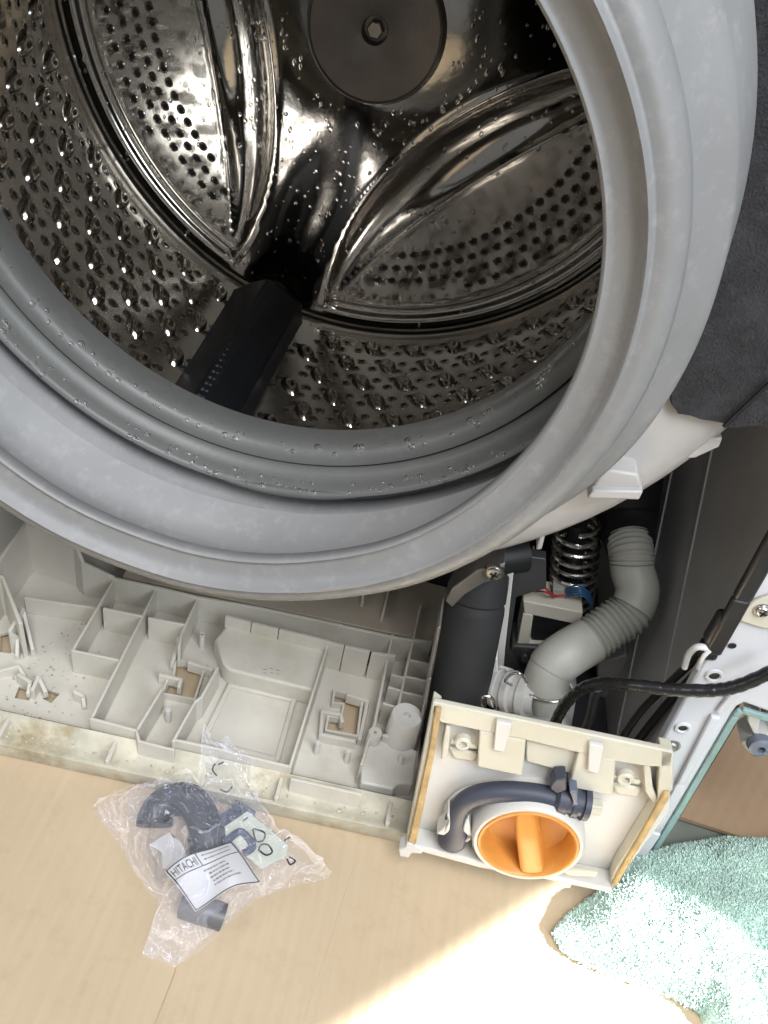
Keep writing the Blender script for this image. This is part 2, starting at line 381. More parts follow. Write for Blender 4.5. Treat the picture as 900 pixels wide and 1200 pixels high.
# lifters
for l in LIFT:
    bm = bmesh.new(); secs = []
    for y, hw, h in ((.026,.120,.0),(.025,.120,.022),(.022,.118,.031),(.010,.116,.036),(-.09,.110,.039),(-.20,.108,.040),(-.235,.108,.036),(-.246,.108,.0)):
        row = []
        for q, g in ((-1.04,-.002),(-1.02,.05),(-.72,.62),(-.45,.94),(-.40,.97),(-.10,1.0),(-.05,.99),(.3,.86),(.62,.72),(.68,.66),(.78,.08),(.80,-.002)):
            hh = h*g if g > 0 else -.001
            row.append(bm.verts.new(ring(RW-hh, l+hw*q*(1.22), y)))
        secs.append(row)
    for A, B in zip(secs, secs[1:]):
        for k in range(len(A)-1): bm.faces.new((A[k],A[k+1],B[k+1],B[k]))
    lf = link('lifter', bm, mat('lifter_black', (.007,.008,.010), .38, 0, .1, 30, .06, 500), drum, True, 0, 14); lf['label'] = 'dark blue plastic lifter paddle'
    bm = bmesh.new()
    for i in range(26):
        y = .012-.0085*i
        for q in (-.028, -.042):
            p = ring(RW-(.0345+.005*i/26), l+q, y); n = -(p-dpt(0,y,0)).normalized()
            fr = frame(p, n); lathe(bm, [(-.001,.0016),(.0006,.0015),(.0012,.0010),(.0013,.0001)], fr, 8)
    lp = link('lifter_pips', bm, mat('lifter_pip',(.05,.055,.065),.3), drum); lp['kind']='stuff'

# water drops
bm = bmesh.new()
DROP = mat('water_drop', (.9,.9,.9), .02, 0, 0, 5, trans=1., ior=1.33)
for k in range(1100):
    if k < 750:
        a = rnd.uniform(-PI, 0.35); r = .055+.2*rnd.random()**.8; x, y = r*math.cos(a), r*math.sin(a)
        p = dpt(x, back_w(x,y)+.0018, y); n = -AX
        e = 1e-3; gx = (back_w(x+e,y)-back_w(x,y))/e; gy = (back_w(x,y+e)-back_w(x,y))/e
        n = (-AX + E1*gx + E3*gy).normalized()
    else:
        a = rnd.uniform(math.radians(-200), math.radians(-10)); yy = rnd.uniform(-.24,.03)
        if near_lift(a,.15): continue
        p = wallpt(a, yy); n = -(E1*math.cos(a)+E3*math.sin(a))
    s = rnd.choice((.0006,.0008,.0009,.0012,.0017)); st = rnd.uniform(1,1.9)
    fr = frame(p, n); O,e1,ax,e3 = fr
    fr = (O, e1, ax, e3*st)
    lathe(bm, [(0,s),(s*.45,s*.85),(s*.7,s*.45),(s*.78,.00002)], fr, 8)
dr = link('water_drops', bm, DROP, drum); dr['kind'] = 'stuff'

# drum lip (grey ring at the drum's mouth)
bm = bmesh.new()
lathe(bm, [(-.230,.186),(-.244,.1820),(-.252,.1813),(-.2565,.1820),(-.259,.1840),(-.2615,.1875),(-.2622,.1908),(-.2600,.1918),(-.25,.192)], DF, 160)
link('drum_lip', bm, LIPM, WM)
# gasket
G = Vector((-.0200,0,.4255)); 
def gctr(y):
    s = sstep(y, -.318, -.272); d = DO + AX*y
    return Vector((G.x*(1-s)+d.x*s, y, G.z*(1-s)+d.z*s))
prof = [(-.235,.206),(-.262,.214),(-.290,.2190),(-.304,.2225),(-.3105,.2232),(-.3132,.2225),(-.3150,.2200),(-.3185,.2145),(-.3235,.2075),(-.3275,.2040),(-.3290,.2024),
        (-.3310,.2034),(-.3340,.2040),(-.3390,.2015),(-.3425,.1970),(-.3440,.1925),(-.3425,.1898),(-.3430,.1880),(-.3470,.1872),(-.3484,.1860),(-.3470,.1846),(-.3424,.1834),
        (-.3408,.1790),(-.3388,.1745),(-.3386,.1722),(-.3400,.1710),(-.3392,.1699),(-.3372,.1697),(-.3355,.1700),(-.3310,.1715),(-.3270,.1755),(-.3200,.1850),(-.3120,.1960),(-.3020,.2030),(-.2920,.2058),(-.2820,.2070)]
bm = bmesh.new(); prev = None; NG = 220
for y, r in prof:
    c = gctr(y); R = []
    for k in range(NG):
        a = 2*PI*k/NG; wob = noise.noise(Vector((math.cos(a)*2.2, math.sin(a)*2.2, y*8)))*.0012
        flat = 0
        if r > .2 and y < -.3: flat = -.0095*math.exp(-(((a-math.radians(318)))/.30)**2)*sstep(r,.2,.227)
        ry = y + noise.noise(Vector((math.cos(a)*3, math.sin(a)*3, 5)))*.0008
        R.append(bm.verts.new((c.x+(r+wob+flat)*math.cos(a), ry, c.z+(r+wob+flat)*math.sin(a))))
    if prev:
        for k in range(NG): bm.faces.new((prev[k], R[k], R[(k+1)%NG], prev[(k+1)%NG]))
    prev = R
gk = link('door_gasket', bm, RUB, WM, True, 0, 75); gk['label'] = 'light grey rubber door gasket with a folded rim'
bm = bmesh.new()
lathe(bm, [(-.268,.2085),(-.2770,.2045),(-.2792,.2032),(-.2798,.2016),(-.2788,.1998),(-.2770,.1986),(-.272,.1979),(-.2685,.1968),(-.266,.1948),(-.2640,.1931),(-.2615,.1925),(-.255,.1935)], DF, 200)
gb = link('gasket_bead', bm, LIPM, gk)
bm = bmesh.new()
path = [dpt((.2020)*math.cos(a),-.2780,(.2020)*math.sin(a)) for a in [math.radians(x) for x in range(-96,-66,2)]]
tube(bm, path, .0036, 10, lambda t: .12+.88*math.sin(PI*t)**.6 if 0<t<1 else .1); link('drain_lip', bm, LIPM, gk)
bm = bmesh.new()
a = math.radians(-108); c = gctr(-.3435)
tube(bm, [c+Vector((.1895*math.cos(a+t),-.0004,.1895*math.sin(a+t))) for t in np.linspace(-.6,.9,60)], .0006, 6)
link('clamp_wire', bm, CHR, gk)

bm = bmesh.new()
for k in range(230):
    a = rnd.uniform(math.radians(-190), math.radians(-20)); y, r_ = rnd.choice(((-.2568,.1812),(-.2595,.1840),(-.272,.1979),(-.2770,.1986),(-.2790,.1995)))
    p = ring(r_-.0001, a, y); n = (-AX*.6-(E1*math.cos(a)+E3*math.sin(a))*.8).normalized(); s_ = rnd.choice((.0005,.0008,.0011,.0016))
    lathe(bm, [(0,s_*1.5),(s_*.35,s_*1.2),(s_*.55,s_*.6),(s_*.6,.00002)], frame(p,n), 8)
o = link('water_drops', bm, DROP, gk); o['kind'] = 'stuff'
# ---- front frame (right)
YF = -.30
q = [(900,640),(832,762),(775,870),(737,945),(742,990),(762,1000),(792,949),(828,888),(858,836),(864,828),(872,824),(905,836),(1010,870),(1010,600)]
q = [P(a,b,1,YF) for a,b in q]; q = [Vector((max(p.x,.2925),YF,max(p.z,-.004))) for p in q]
q = [q[13]+Vector((0,0,.35)), Vector((.2925,YF,.72))] + q[:13]
bm = bmesh.new(); prism(bm, q, (0,.010,0)); fr_ = link('front_frame', bm, FLAN, WM, True, .0018); fr_['label'] = 'white painted steel front frame with bolt holes'
def strip(name, px, w0, d, m, y=YF, par=None, bev=.001):
    bm = bmesh.new(); pts = [P(a,b,1,y) for a,b in px]
    for a, b in zip(pts, pts[1:]):
        n = Vector((0,1,0)).cross(b-a).normalized()*w0/2
        hexa(bm, [a-n, b-n, b-n+Vector((0,-d,0)), a-n+Vector((0,-d,0))], [a+n, b+n, b+n+Vector((0,-d,0)), a+n+Vector((0,-d,0))])
    bmesh.ops.recalc_face_normals(bm, faces=bm.faces[:]); return link(name, bm, m, par, True, bev)
strip('frame_rib', [(838,836),(797,915),(768,968)], .006, .004, FLAN, YF-.0002, fr_)
strip('frame_rib', [(905,790),(862,808),(842,832)], .005, .003, FLAN, YF-.0002, fr_)
strip('painted_edge', [(760,1003),(793,951),(829,890),(861,836),(868,829),(904,840)], .005, .0035, TEAL, YF+.002, fr_)
strip('painted_edge', [(762,972),(742,1003)], .016, .003, FLAN, YF-.006, fr_)
bm = bmesh.new(); prism(bm, [P(868,712,1,YF), P(884,700,1,YF), P(915,690,1,YF), P(915,735,1,YF), P(890,732,1,YF), P(866,724,1,YF)], (0,-.003,0)); link('mounting_boss', bm, CREAM, fr_, True, .001)
def screw(px, py, y, r, par, m=CHR, name='screw', n=Vector((0,-1,0)), cross=True):
    p = P(px,py,1,y); fr = frame(p, n); bm = bmesh.new()
    lathe(bm, [(-.002,r*1.35),(.0006,r*1.3),(.0006,r),(.0022,r*.92),(.003,r*.6),(.0032,.0001)], fr, 18)
    o = link(name, bm, m, par, True, 0, 50)
    if cross:
        bm = bmesh.new(); O,e1,ax,e3 = fr
        for u in (e1+e3*.3, e3-e1*.3):
            u = u.normalized(); s = ax.cross(u)*r*.12; a = O+ax*.0029
            hexa(bm, [a-u*r*.6-s,a+u*r*.6-s,a+u*r*.6+s,a-u*r*.6+s],[c+ax*.0006 for c in (a-u*r*.6-s,a+u*r*.6-s,a+u*r*.6+s,a-u*r*.6+s)])
        link('screw_slot', bm, HOLE, par, False)
    return o
screw(893,715,YF-.003,.0042,fr_)
def hole(px, py, y, r, par, sy=1.0):
    p = P(px,py,1,y); fr = frame(p, (0,-1,0)); bm = bmesh.new()
    R = lathe(bm, [(.0002,r*1.9),(.0016,r*1.7),(.0018,r*1.25),(.0003,r)], fr, 20); link('hole_rim', bm, FLAN, par)
    bm = bmesh.new(); lathe(bm, [(.0008,r*1.02),(.0007,.0001)], fr, 16); link('bolt_hole', bm, HOLE, par)
p = P(858,757,1,YF-.0006); bm = bmesh.new(); lathe(bm, [(.0,.0026),(.0004,.0001)], frame(p,(0,-1,0)), 16); link('bolt_hole', bm, HOLE, fr_)
hole(837,791,YF,.0032,fr_); hole(800,852,YF,.003,fr_)
screw(787,874,YF,.0048,fr_,GMET,'nut',cross=False)
strip('black_seal', [(912,618),(868,697),(833,760)], .011, .006, BLK, YF+.001, fr_, .002)
strip('black_seal', [(852,712),(832,745),(826,762)], .012, .010, BLK, YF+.006, fr_, .003)
# bracket with grey bolt at the right edge
br = None
bm = bmesh.new(); q = [P(a,b,1,-.285) for a,b in [(878,832),(892,838),(888,858),(902,868),(940,862),(940,890),(905,884),(880,884),(868,872),(884,862),(876,845)]]
prism(bm, q, (0,.02,0)); br = link('hinge_bracket', bm, WHT, WM, True, .001)
bm = bmesh.new(); p = P(889,870,1,-.287); lathe(bm, [(0,.0085),(.006,.0080),(.0075,.006),(.0075,.0028),(.003,.0026),(.003,.0001)], frame(p,(0,-1,.15)), 24); link('bolt', bm, mat('grey_blue_bolt',(.14,.16,.2),.4), br)
bm = bmesh.new(); prism(bm, [P(a,b,1,-.29) for a,b in [(893,828),(906,800),(930,806),(930,850),(894,842)]], (0,.012,0)); link('stay', bm, BLK, br, True, .001)

# ---- damper
top, bot = P(557,705,1,-.205), P(533,838,1,-.245)
d = (bot-top).normalized()
bm = bmesh.new(); fr = frame(top-d*.03, d); L = (bot-top).length+.06
R = lathe(bm, [(0,.020),(.004,.0225),(.026,.0235),(.028,.0215),(.032,.0235),(.036,.0238),(L,.0235)], fr, 40, capend=True); bm.faces.new(R[0][::-1])
dm = link('damper', bm, GREY, WM); dm['label'] = 'dark grey cylindrical damper'
bm = bmesh.new(); cyl(bm, top-d*.03, top-d*.12, .011); link('damper_rod', bm, BLK, dm)
a = top-d*.034; bm = bmesh.new(); cyl(bm, a+Vector((-.012,-.008,.004)), a+Vector((.03,.01,.008)), .015); link('damper_bush', bm, BLK, dm)
strip('damper_bracket', [(519,700),(508,760),(492,845),(484,905)], .0025, .03, GMET, -.235, WM)
bm = bmesh.new(); prism(bm, [P(a,b,1,-.232) for a,b in [(522,705),(530,690),(560,668),(592,660),(590,676),(566,684),(545,697),(530,712)]], (0,.02,0)); pb = link('damper_plate', bm, GMET, WM, True, .001)
screw(579,671,-.234,.0055,pb,CHR,'bolt')
# white plastic upright right of the damper
bm = bmesh.new(); prism(bm, [P(a,b,1,-.20) for a,b in [(594,668),(602,670),(598,705),(592,760),(588,812),(580,812),(582,760),(586,715)]], (0,.02,0)); link('plastic_upright', bm, WHT, WM, True, .001)
bm = bmesh.new(); prism(bm, [P(a,b,1,-.225) for a,b in [(578,772),(583,772),(584,800),(602,806),(601,812),(575,808)]], (0,.02,0)); link('plastic_hook', bm, WHT, WM, True, .001)
bm = bmesh.new(); prism(bm, [P(a,b,1,-.17) for a,b in [(600,650),(640,655),(640,690),(605,700),(596,760),(620,800),(610,830),(560,860),(590,760)]], (0,.01,0)); link('inner_bracket', bm, mat('dim_metal',(.12,.12,.12),.5,.5), WM, True, .001)
bm = bmesh.new(); tube(bm, [P(625,640,1,-.14),P(624,690,1,-.14)], .001, 6); tube(bm, [P(612,648,1,-.14),P(611,680,1,-.14)], .0025, 6); link('thin_rod', bm, GMET, WM)

# ---- spring
a, b = P(677,612,1,-.13), P(668,715,1,-.13); ax = (b-a); fr = frame(a, ax); O,e1,dd,e3 = fr; L = ax.length
bm = bmesh.new(); pts = []; turns = 9.5; R0 = .0188
for i in range(int(turns*28)+1):
    t = i/(turns*28); an = 2*PI*turns*t; pts.append(O+dd*(L*t)+(e1*math.cos(an)+e3*math.sin(an))*R0*(1-.10*abs(2*t-1)**3))
tube(bm, pts, .0021, 8); sp = link('coil_spring', bm, CHR, WM); sp['label'] = 'zinc coil suspension spring'
bm = bmesh.new(); cyl(bm, a, b, .008); link('damper_rod', bm, BLK, sp)

# ---- pump motor
def pump():
    y = -.165; bm = bmesh.new()
    A = lambda x,z,yy=y: P(x,z,1,yy)
    outer = [A(613,704),(A(682,718)),A(678,755),A(607,756)]
    prism(bm, [A(613,704),A(683,718),A(681,733),A(614,719)], (0,.03,0)); prism(bm, [A(613,719),A(625,721),A(620,757),A(606,753)], (0,.03,0))
    prism(bm, [A(671,730),A(682,732),A(679,756),A(668,754)], (0,.03,0)); prism(bm, [A(606,752),A(680,756),A(679,760),A(606,757)], (0,.03,0))
    pm = link('pump_motor', bm, CREAM, WM, True, .001); pm['label'] = 'pump motor with cream frame and dark coil'
    bm = bmesh.new(); prism(bm, [A(626,722,y+.003),A(632,719,y+.003),A(666,727,y+.003),A(670,733,y+.003),A(667,756,y+.003),A(622,754,y+.003)], (0,.024,0)); link('coil', bm, BLK, pm, True, .0015)
    for (x,z) in ((614,684),(648,690)):
        bm = bmesh.new(); prism(bm, [A(x,z,y+.012),A(x+15,z+2,y+.012),A(x+15,z+22,y+.012),A(x-1,z+20,y+.012)], (0,.012,0)); link('connector', bm, mat('connector_white',(.42,.42,.39),.4), pm, True, .0008)
    bm = bmesh.new(); tube(bm, smooth_path([A(628,690,y+.01),A(636,687,y+.006),A(645,695,y+.004),A(652,698,y+.008),A(664,697,y+.01)]), .0009, 6); tube(bm, smooth_path([A(629,693,y+.01),A(640,694,y),A(650,700,y+.008)]), .0008, 6); link('red_lead', bm, REDW, pm)
    for k in range(5):
        bm = bmesh.new(); tube(bm, smooth_path([A(664,690+k*2,y+.01),A(678+k,686+3*k,y+.005),A(692,700+k*2,y+.01),A(690+3*k,730+k,y+.03)]), .0009, 6); link('blue_lead', bm, BLUW, pm)
    bm = bmesh.new(); prism(bm, [A(600,757,y-.004),A(640,760,y-.004),A(660,790,y-.004),A(600,795,y-.004),A(594,775,y-.004)], (0,.03,0)); link('stator', bm, mat('stator',(.10,.10,.10),.5,.5), pm, True, .002)
    bm = bmesh.new(); lathe(bm, [(0,.004),(.004,.0035),(.004,.0001)], frame(A(615,770,y-.006),(0,-1,.2)), 14); link('stator_bolt', bm, CHR, pm)
pump()
# pump housing and outlet
bm = bmesh.new()
h0 = P(604,812,1,-.235)
lathe(bm, [(-.02,.012),(-.018,.016),(-.014,.0165),(-.013,.0145),(-.008,.0145),(-.007,.017),(-.002,.0175),(0,.0155),(.006,.0155),(.007,.018),(.012,.018),(.013,.014),(.02,.013)], frame(h0,(.75,-.35,.35)), 32)
link('pump_outlet', bm, CLR, WM)
bm = bmesh.new(); lathe(bm, [(-.03,.03),(0,.032),(.004,.030),(.008,.022),(.010,.0001)], frame(P(625,845,1,-.24),(0,-.3,1)), 40); link('pump_housing', bm, CLR, WM)
bm = bmesh.new(); prism(bm, [P(a,b,1,-.225) for a,b in [(652,808),(668,800),(676,815),(670,850),(655,850),(664,826)]], (0,.02,0)); link('housing_lug', bm, CLR, WM, True, .001)
# drain hose
hp = [P(737,630,1,-.135), P(740,650,1,-.150), P(741,668,1,-.158), P(747,692,1,-.17), P(738,716,1,-.182), P(715,734,1,-.192), P(690,751,1,-.203), P(665,766,1,-.217), P(648,780,1,-.225), P(640,800,1,-.232), P(640,822,1,-.235)]
sp_ = smooth_path(hp, 34); n = len(sp_)-1
bm = bmesh.new()
def rf(t):
    r = 1.0
    if .0 < t < .16: r = 1+.05*math.sin(t*n*2*PI/7.0)
    elif .385 < t < .60: r = 1.02+.075*math.sin(t*n*2*PI/8.0)
    if t > .82: r = 1.04
    if .60 <= t <= .82: r = 1.08
    return r
tube(bm, sp_, .0172, 28, rf); hz = link('drain_hose', bm, HOSE, WM, True, 0, 60); hz['label'] = 'grey corrugated rubber drain hose'
bm = bmesh.new(); tube(bm, smooth_path([P(736,560,1,-.09),P(735,600,1,-.105),P(736,622,1,-.122),P(738,640,1,-.141)]), .023, 24, lambda t:1.25-.4*t); link('rubber_boot', bm, BLK, WM)
# wire clamp
c = Vector(hp[-2]); dirv = (Vector(hp[-1])-Vector(hp[-3])).normalized(); fr = frame(c+dirv*.004, dirv); O,e1,dd,e3 = fr
bm = bmesh.new(); tube(bm, [O+(e1*math.cos(a)+e3*math.sin(a))*.0192 for a in np.linspace(0,2*PI,48,endpoint=False)], .0014, 8, closed=True); hc = link('hose_clamp', bm, CHR, WM)
bm = bmesh.new(); tube(bm, smooth_path([P(617,800,1,-.255),P(610,790,1,-.257),P(600,790,1,-.255),P(592,798,1,-.253),P(600,803,1,-.25)]), .0011, 8); link('clamp_tail', bm, CHR, hc)
bm = bmesh.new(); tube(bm, smooth_path([P(579,838,1,-.265),P(580,826,1,-.268),P(575,817,1,-.27),P(566,817,1,-.27),P(563,825,1,-.268),P(569,833,1,-.266),P(577,836,1,-.265)],10), .0012, 8); link('clamp_tail', bm, CHR, hc)
# back structure right of hose
bm = bmesh.new(); prism(bm, [P(a,b,1,-.16) for a,b in [(700,778),(735,768),(737,860),(700,860)]], (0,.04,0)); link('rear_post', bm, mat('mid_grey_plastic',(.22,.22,.215),.5), WM, True, .002)  # plain mid grey plastic, also used for the ribs
bm = bmesh.new(); prism(bm, [P(a,b,1,-.12) for a,b in [(752,735),(762,735),(770,850),(758,850)]], (0,.02,0)); prism(bm, [P(a,b,1,-.125) for a,b in [(738,760),(747,758),(755,850),(744,850)]], (0,.02,0)); link('rear_rib', bm, MC['mid_grey_plastic'], WM, True, .002)

# ================================================================== CABLES
def cable(pts, r, m, label, group=None, twist=False, name='cable'):
    path = smooth_path(pts, 10); bm = bmesh.new(); tube(bm, path, r, 12, (lambda t: 1+.05*math.sin(t*len(path)*1.9)) if twist else None)
    return tag(link(name, bm, m), label, 'cable', group)
cable([P(640,875,1,-.268),P(655,838,1,-.275),P(672,815,1,-.285),P(697,802,1,-.297),P(740,803,1,-.309),P(785,808,1,-.314),P(835,809,1,-.316),P(870,802,1,-.316),P(915,782,1,-.316)], .0042, BLKS, 'black taped cable arching from behind the filter panel across the white frame', twist=True, name='taped_cable')
cable([P(675,875,1,-.25),P(690,845,1,-.255),P(697,815,1,-.262),P(700,806,1,-.275)], .0035, BLK, 'short black cable dropping steeply behind the arching taped cable', name='cable')
cable([P(720,880,1,-.26),P(750,835,1,-.262),P(785,800,1,-.270),P(815,772,1,-.282),P(836,752,1,-.288)], .0028, BLK, 'thin black cable running up to the clip, left of its twin', name='cable')
cable([P(735,885,1,-.263),P(768,842,1,-.265),P(798,808,1,-.274),P(820,785,1,-.285),P(840,756,1,-.291)], .0032, BLK, 'black cable running up to the clip along the white frame, right of its twin', name='cable')
bm = bmesh.new(); q = smooth_path([P(802,782,1,-.298),P(808,765,1,-.3),P(818,758,1,-.303),P(830,760,1,-.303)],6)
tube(bm, q, .0022, 8); tube(bm, smooth_path([P(818,783,1,-.305),P(824,770,1,-.306),P(832,762,1,-.304)],6), .0015, 8)
tag(link('cable_clip', bm, mat('milky_clip',(.6,.6,.6),.15,0,.1,40,.4,200)), 'small clear plastic clip holding black cables at the frame edge', 'clip')

# ================================================================== BASE TRAY
TR = empty('base_tray', (0,0,0), 'dirty white plastic base tray with ribs and square holes below the drum', 'tray')
ZT = .030
def T(x, y, z=ZT): p = P(x,y,2,z); return (p.x, p.y)
X = {}
# plate with openings
def plate():
    bm = bmesh.new(); Z = .003
    def loop(pts):
        v = [bm.verts.new((x,y,Z)) for x,y in pts]; return [bm.edges.new((v[i], v[(i+1)%len(v)])) for i in range(len(v))]
    E_ = loop([(-.33,-.338),(.1505,-.338),(.150,-.06),(-.33,-.06)])
    zf = .004
    holes = []
    for hp_ in ([(206,777),(241,783),(228,824),(190,817),(197,800),(203,800)], [(391,813),(424,822),(418,867),(381,860),(384,843),(399,845),(402,829),(389,828)],
               [(22,803),(38,808),(34,820),(17,817)], [(53,806),(70,812),(60,823),(50,818)], [(0,742),(10,740),(18,758),(12,765),(0,763)]):
        pts = [T(a,b,zf) for a,b in hp_]; holes.append(pts); E_ += loop(pts)
    bmesh.ops.triangle_fill(bm, use_beauty=True, edges=E_)
    r = bmesh.ops.extrude_face_region(bm, geom=bm.faces[:])
    for v in [g for g in r['geom'] if isinstance(g, bmesh.types.BMVert)]: v.co.z -= .003
    bmesh.ops.recalc_face_normals(bm, faces=bm.faces[:])
    link('floor_plate', bm, TRAY, TR, False)
    for pts in holes[:2]:
        bm = bmesh.new()
        for a, b in zip(pts, pts[1:]+pts[:1]): wallseg(bm, a, b, .003, .009, .0018)
        link('opening_rim', bm, TRAY, TR, False)
plate()
def ribs(name, lst, z=ZT, t=.0022, z0=.003, m=TRAY, one=False):
    """each polyline of photo points becomes standing ribs of its own"""
    for pl in lst:
        zz = z
        if isinstance(pl[0], (int,float)): zz = pl[0]; pl = pl[1:]
        bm = bmesh.new(); pts = [T(a,b,zz) for a,b in pl]
        for a, b in zip(pts, pts[1:]): wallseg(bm, a, b, z0, zz, t)
        link(name, bm, m, TR, True, .0005)
ribs('rib', [
 [(183,690),(107,842)], [(135,677),(85,762)], [(85,762),(138,773)], [(122,713),(167,722)], [(107,842),(160,856)],
 [(160,856),(190,807)], [(233,699),(213,742),(210,757)], [(175,724),(217,732)], [(160,857),(163,868),(203,878)],
 [(203,868),(229,822)], [(229,822),(236,817),(255,783)], [(340,898),(385,754)], [(203,866),(255,877),(340,898)],
 [(460,744),(438,854)], [(.040,493,705),(.040,467,827)] if 0 else [(493,710),(467,827)], [(527,703),(500,835)],
 [(342,912),(423,930)], [(438,850),(424,895)],
 [(479,773),(508,779)],[(477,793),(505,799)],[(472,811),(502,818)],[(460,790),(474,794)],[(456,805),(470,809)],[(450,824),(466,829)],
 [(427,675),(425,705)],[(456,690),(448,722)],
 ])
ribs('rib', [[(30,700),(122,713)]], .022)
# back wall and higher rear step
ribs('back_wall', [[(128,676),(183,688),(233,700),(300,712),(400,733),(470,748),(505,752)]], .032, .003)
BROWNISH = mat('brownish_tray', (.42,.37,.30), .6, 0, .1, 20, .2, 160, dirt=(.33,.28,.20,.6), ds=14)  # browner than the rest of the tray
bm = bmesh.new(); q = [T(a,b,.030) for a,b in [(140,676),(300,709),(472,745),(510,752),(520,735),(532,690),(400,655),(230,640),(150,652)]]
prism(bm, [Vector((x,y+.006,.003)) for x,y in q], (0,0,.021)); link('rear_step', bm, BROWNISH, TR, True, .001)
# pocket: sloping raised box (deep front part)
bm = bmesh.new(); q = [(252,742),(268,723),(386,752),(372,803),(270,778),(262,770)]
pt = [T(a,b,.032) for a,b in q]; prism(bm, [Vector((x,y,.003)) for x,y in pt], (0,0,.021))
link('raised_block', bm, TRAY, TR, True, .002)
ribs('slotted_wall', [[(.036,) and (266,722),(293,729)],[(297,730),(325,737)],[(329,738),(386,752)]], .036, .003)
ribs('slotted_wall', [[(386,752),(402,756)],[(406,757),(432,763)],[(437,765),(462,768)]], .036, .003)
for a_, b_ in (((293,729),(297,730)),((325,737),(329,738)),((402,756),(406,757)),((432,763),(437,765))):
    p1, p2 = T(*a_,.036), T(*b_,.036); bm = bmesh.new(); wallseg(bm, (p1[0],p1[1]+.0004), (p2[0],p2[1]+.0004), .018, .0352, .0012); link('slot_shade', bm, HOLE, TR, False)  # dark strips fill the gaps, standing in for the shade inside them
bm = bmesh.new()
pt = [T(a,b,.007) for a,b in [(238,865),(270,800),(345,818),(325,888)]]
for a, b in zip(pt, pt[1:]+pt[:1]): wallseg(bm, a, b, .003, .0055, .004)
link('pocket_step', bm, TRAY, TR, True, .001)
bm = bmesh.new()
for a_, b_ in (((308,784),(313,785)),((309,788),(312,789)),((316,783),(320,784)),((317,788),(320,789)),((323,785),(328,786)),((324,790),(327,790))):
    p1, p2 = P(*a_,2,.0245), P(*b_,2,.0245); tube(bm, [p1,p2], .00022, 5)
link('mould_mark', bm, mat('mark_grey',(.22,.22,.20),.6), TR)
# rims beside the two square openings
ribs('opening_rim', [[(188,790),(212,796),(210,804)],[(222,776),(248,784)],[(202,776),(210,752)],[(253,785),(238,815),(229,822)]], .013, .003)
ribs('opening_rim', [[(378,833),(400,837)],[(400,837),(401,845)],[(408,814),(431,821)],[(431,821),(422,865)],[(378,833),(376,860)],[(376,860),(415,868)]], .012, .003)
# pegs
def peg(x, y, z0, z1, r, name='peg', seg=14, hollow=False):
    p = P(x,y,2,z1); bm = bmesh.new(); h = z1-z0
    pr = [(0,r*1.12),(h*.97,r),(h,r*.93)] + ([(h,r*.25),(h-.004,r*.2),(h-.004,.0001)] if hollow else [(h,.0001)])
    lathe(bm, pr, (Vector((p.x,p.y,z0)),Vector((1,0,0)),Vector((0,0,1)),Vector((0,1,0))), seg); return link(name, bm, WHT, TR, True, 0, 40)
for x,y in ((210,748),(237,742),(197,832),(373,870),(409,880),(237,745),(439,780),(300,930),(130,880)): peg(x,y,.003,.018,.0022)
peg(477,838,.003,.052,.0125,'boss',28,True); peg(440,858,.003,.034,.0055,'boss',20,True)
a, b = P(447,866,2,.024), P(468,868,2,.024); bm = bmesh.new(); box(bm, a.x, b.x, a.y-.0015, a.y+.0015, .003, .030); link('boss_web', bm, WHT, TR, True, .0005)
bm = bmesh.new(); cyl(bm, P(471,885,2,.03), P(468,905,2,.012), .0022); link('boss_web', bm, WHT, TR)
bm = bmesh.new(); q = [T(a,b,.022) for a,b in [(424,890),(436,862),(470,870),(490,880),(484,918),(466,918),(461,925),(423,917)]]
prism(bm, [Vector((x,y,.003)) for x,y in q], (0,0,.019)); link('raised_block', bm, WHT, TR, True, .0015)
bm = bmesh.new(); prism(bm, [P(a,b,2,.0224) for a,b in [(467,935),(485,931),(485,936),(468,941)]], (0,0,.0006)); 
# left high wall block
def wall3(name, pts, m=TRAY, t=.003):            # standing wall: (x, y, z) of top edge photo points
    bm = bmesh.new(); q = [(T(a,b,z), z) for a,b,z in pts]
    for (p,z),(p2,z2) in zip(q, q[1:]): wallseg(bm, p, p2, .003, z, t, z2)
    return link(name, bm, m, TR, True, .0006)
wall3('high_wall', [(-25,690,.06),(30,613,.06),(87,633,.06),(97,658,.045),(133,676,.032)])
wall3('high_wall', [(-20,668,.05),(3,676,.05),(24,730,.045)])
wall3('hook', [(12,738,.030),(27,714,.032),(38,760,.012)]); wall3('hook', [(12,738,.030),(20,745,.02),(20,768,.008)])
wall3('hook', [(38,808,.014),(45,793,.016),(53,810,.010)]); wall3('hook', [(22,790,.014),(35,798,.014),(33,812,.008)])
wall3('hook', [(88,810,.014),(97,815,.012),(99,828,.006)])
wall3('low_ridge', [(0,786,.010),(22,780,.012),(30,795,.008)])
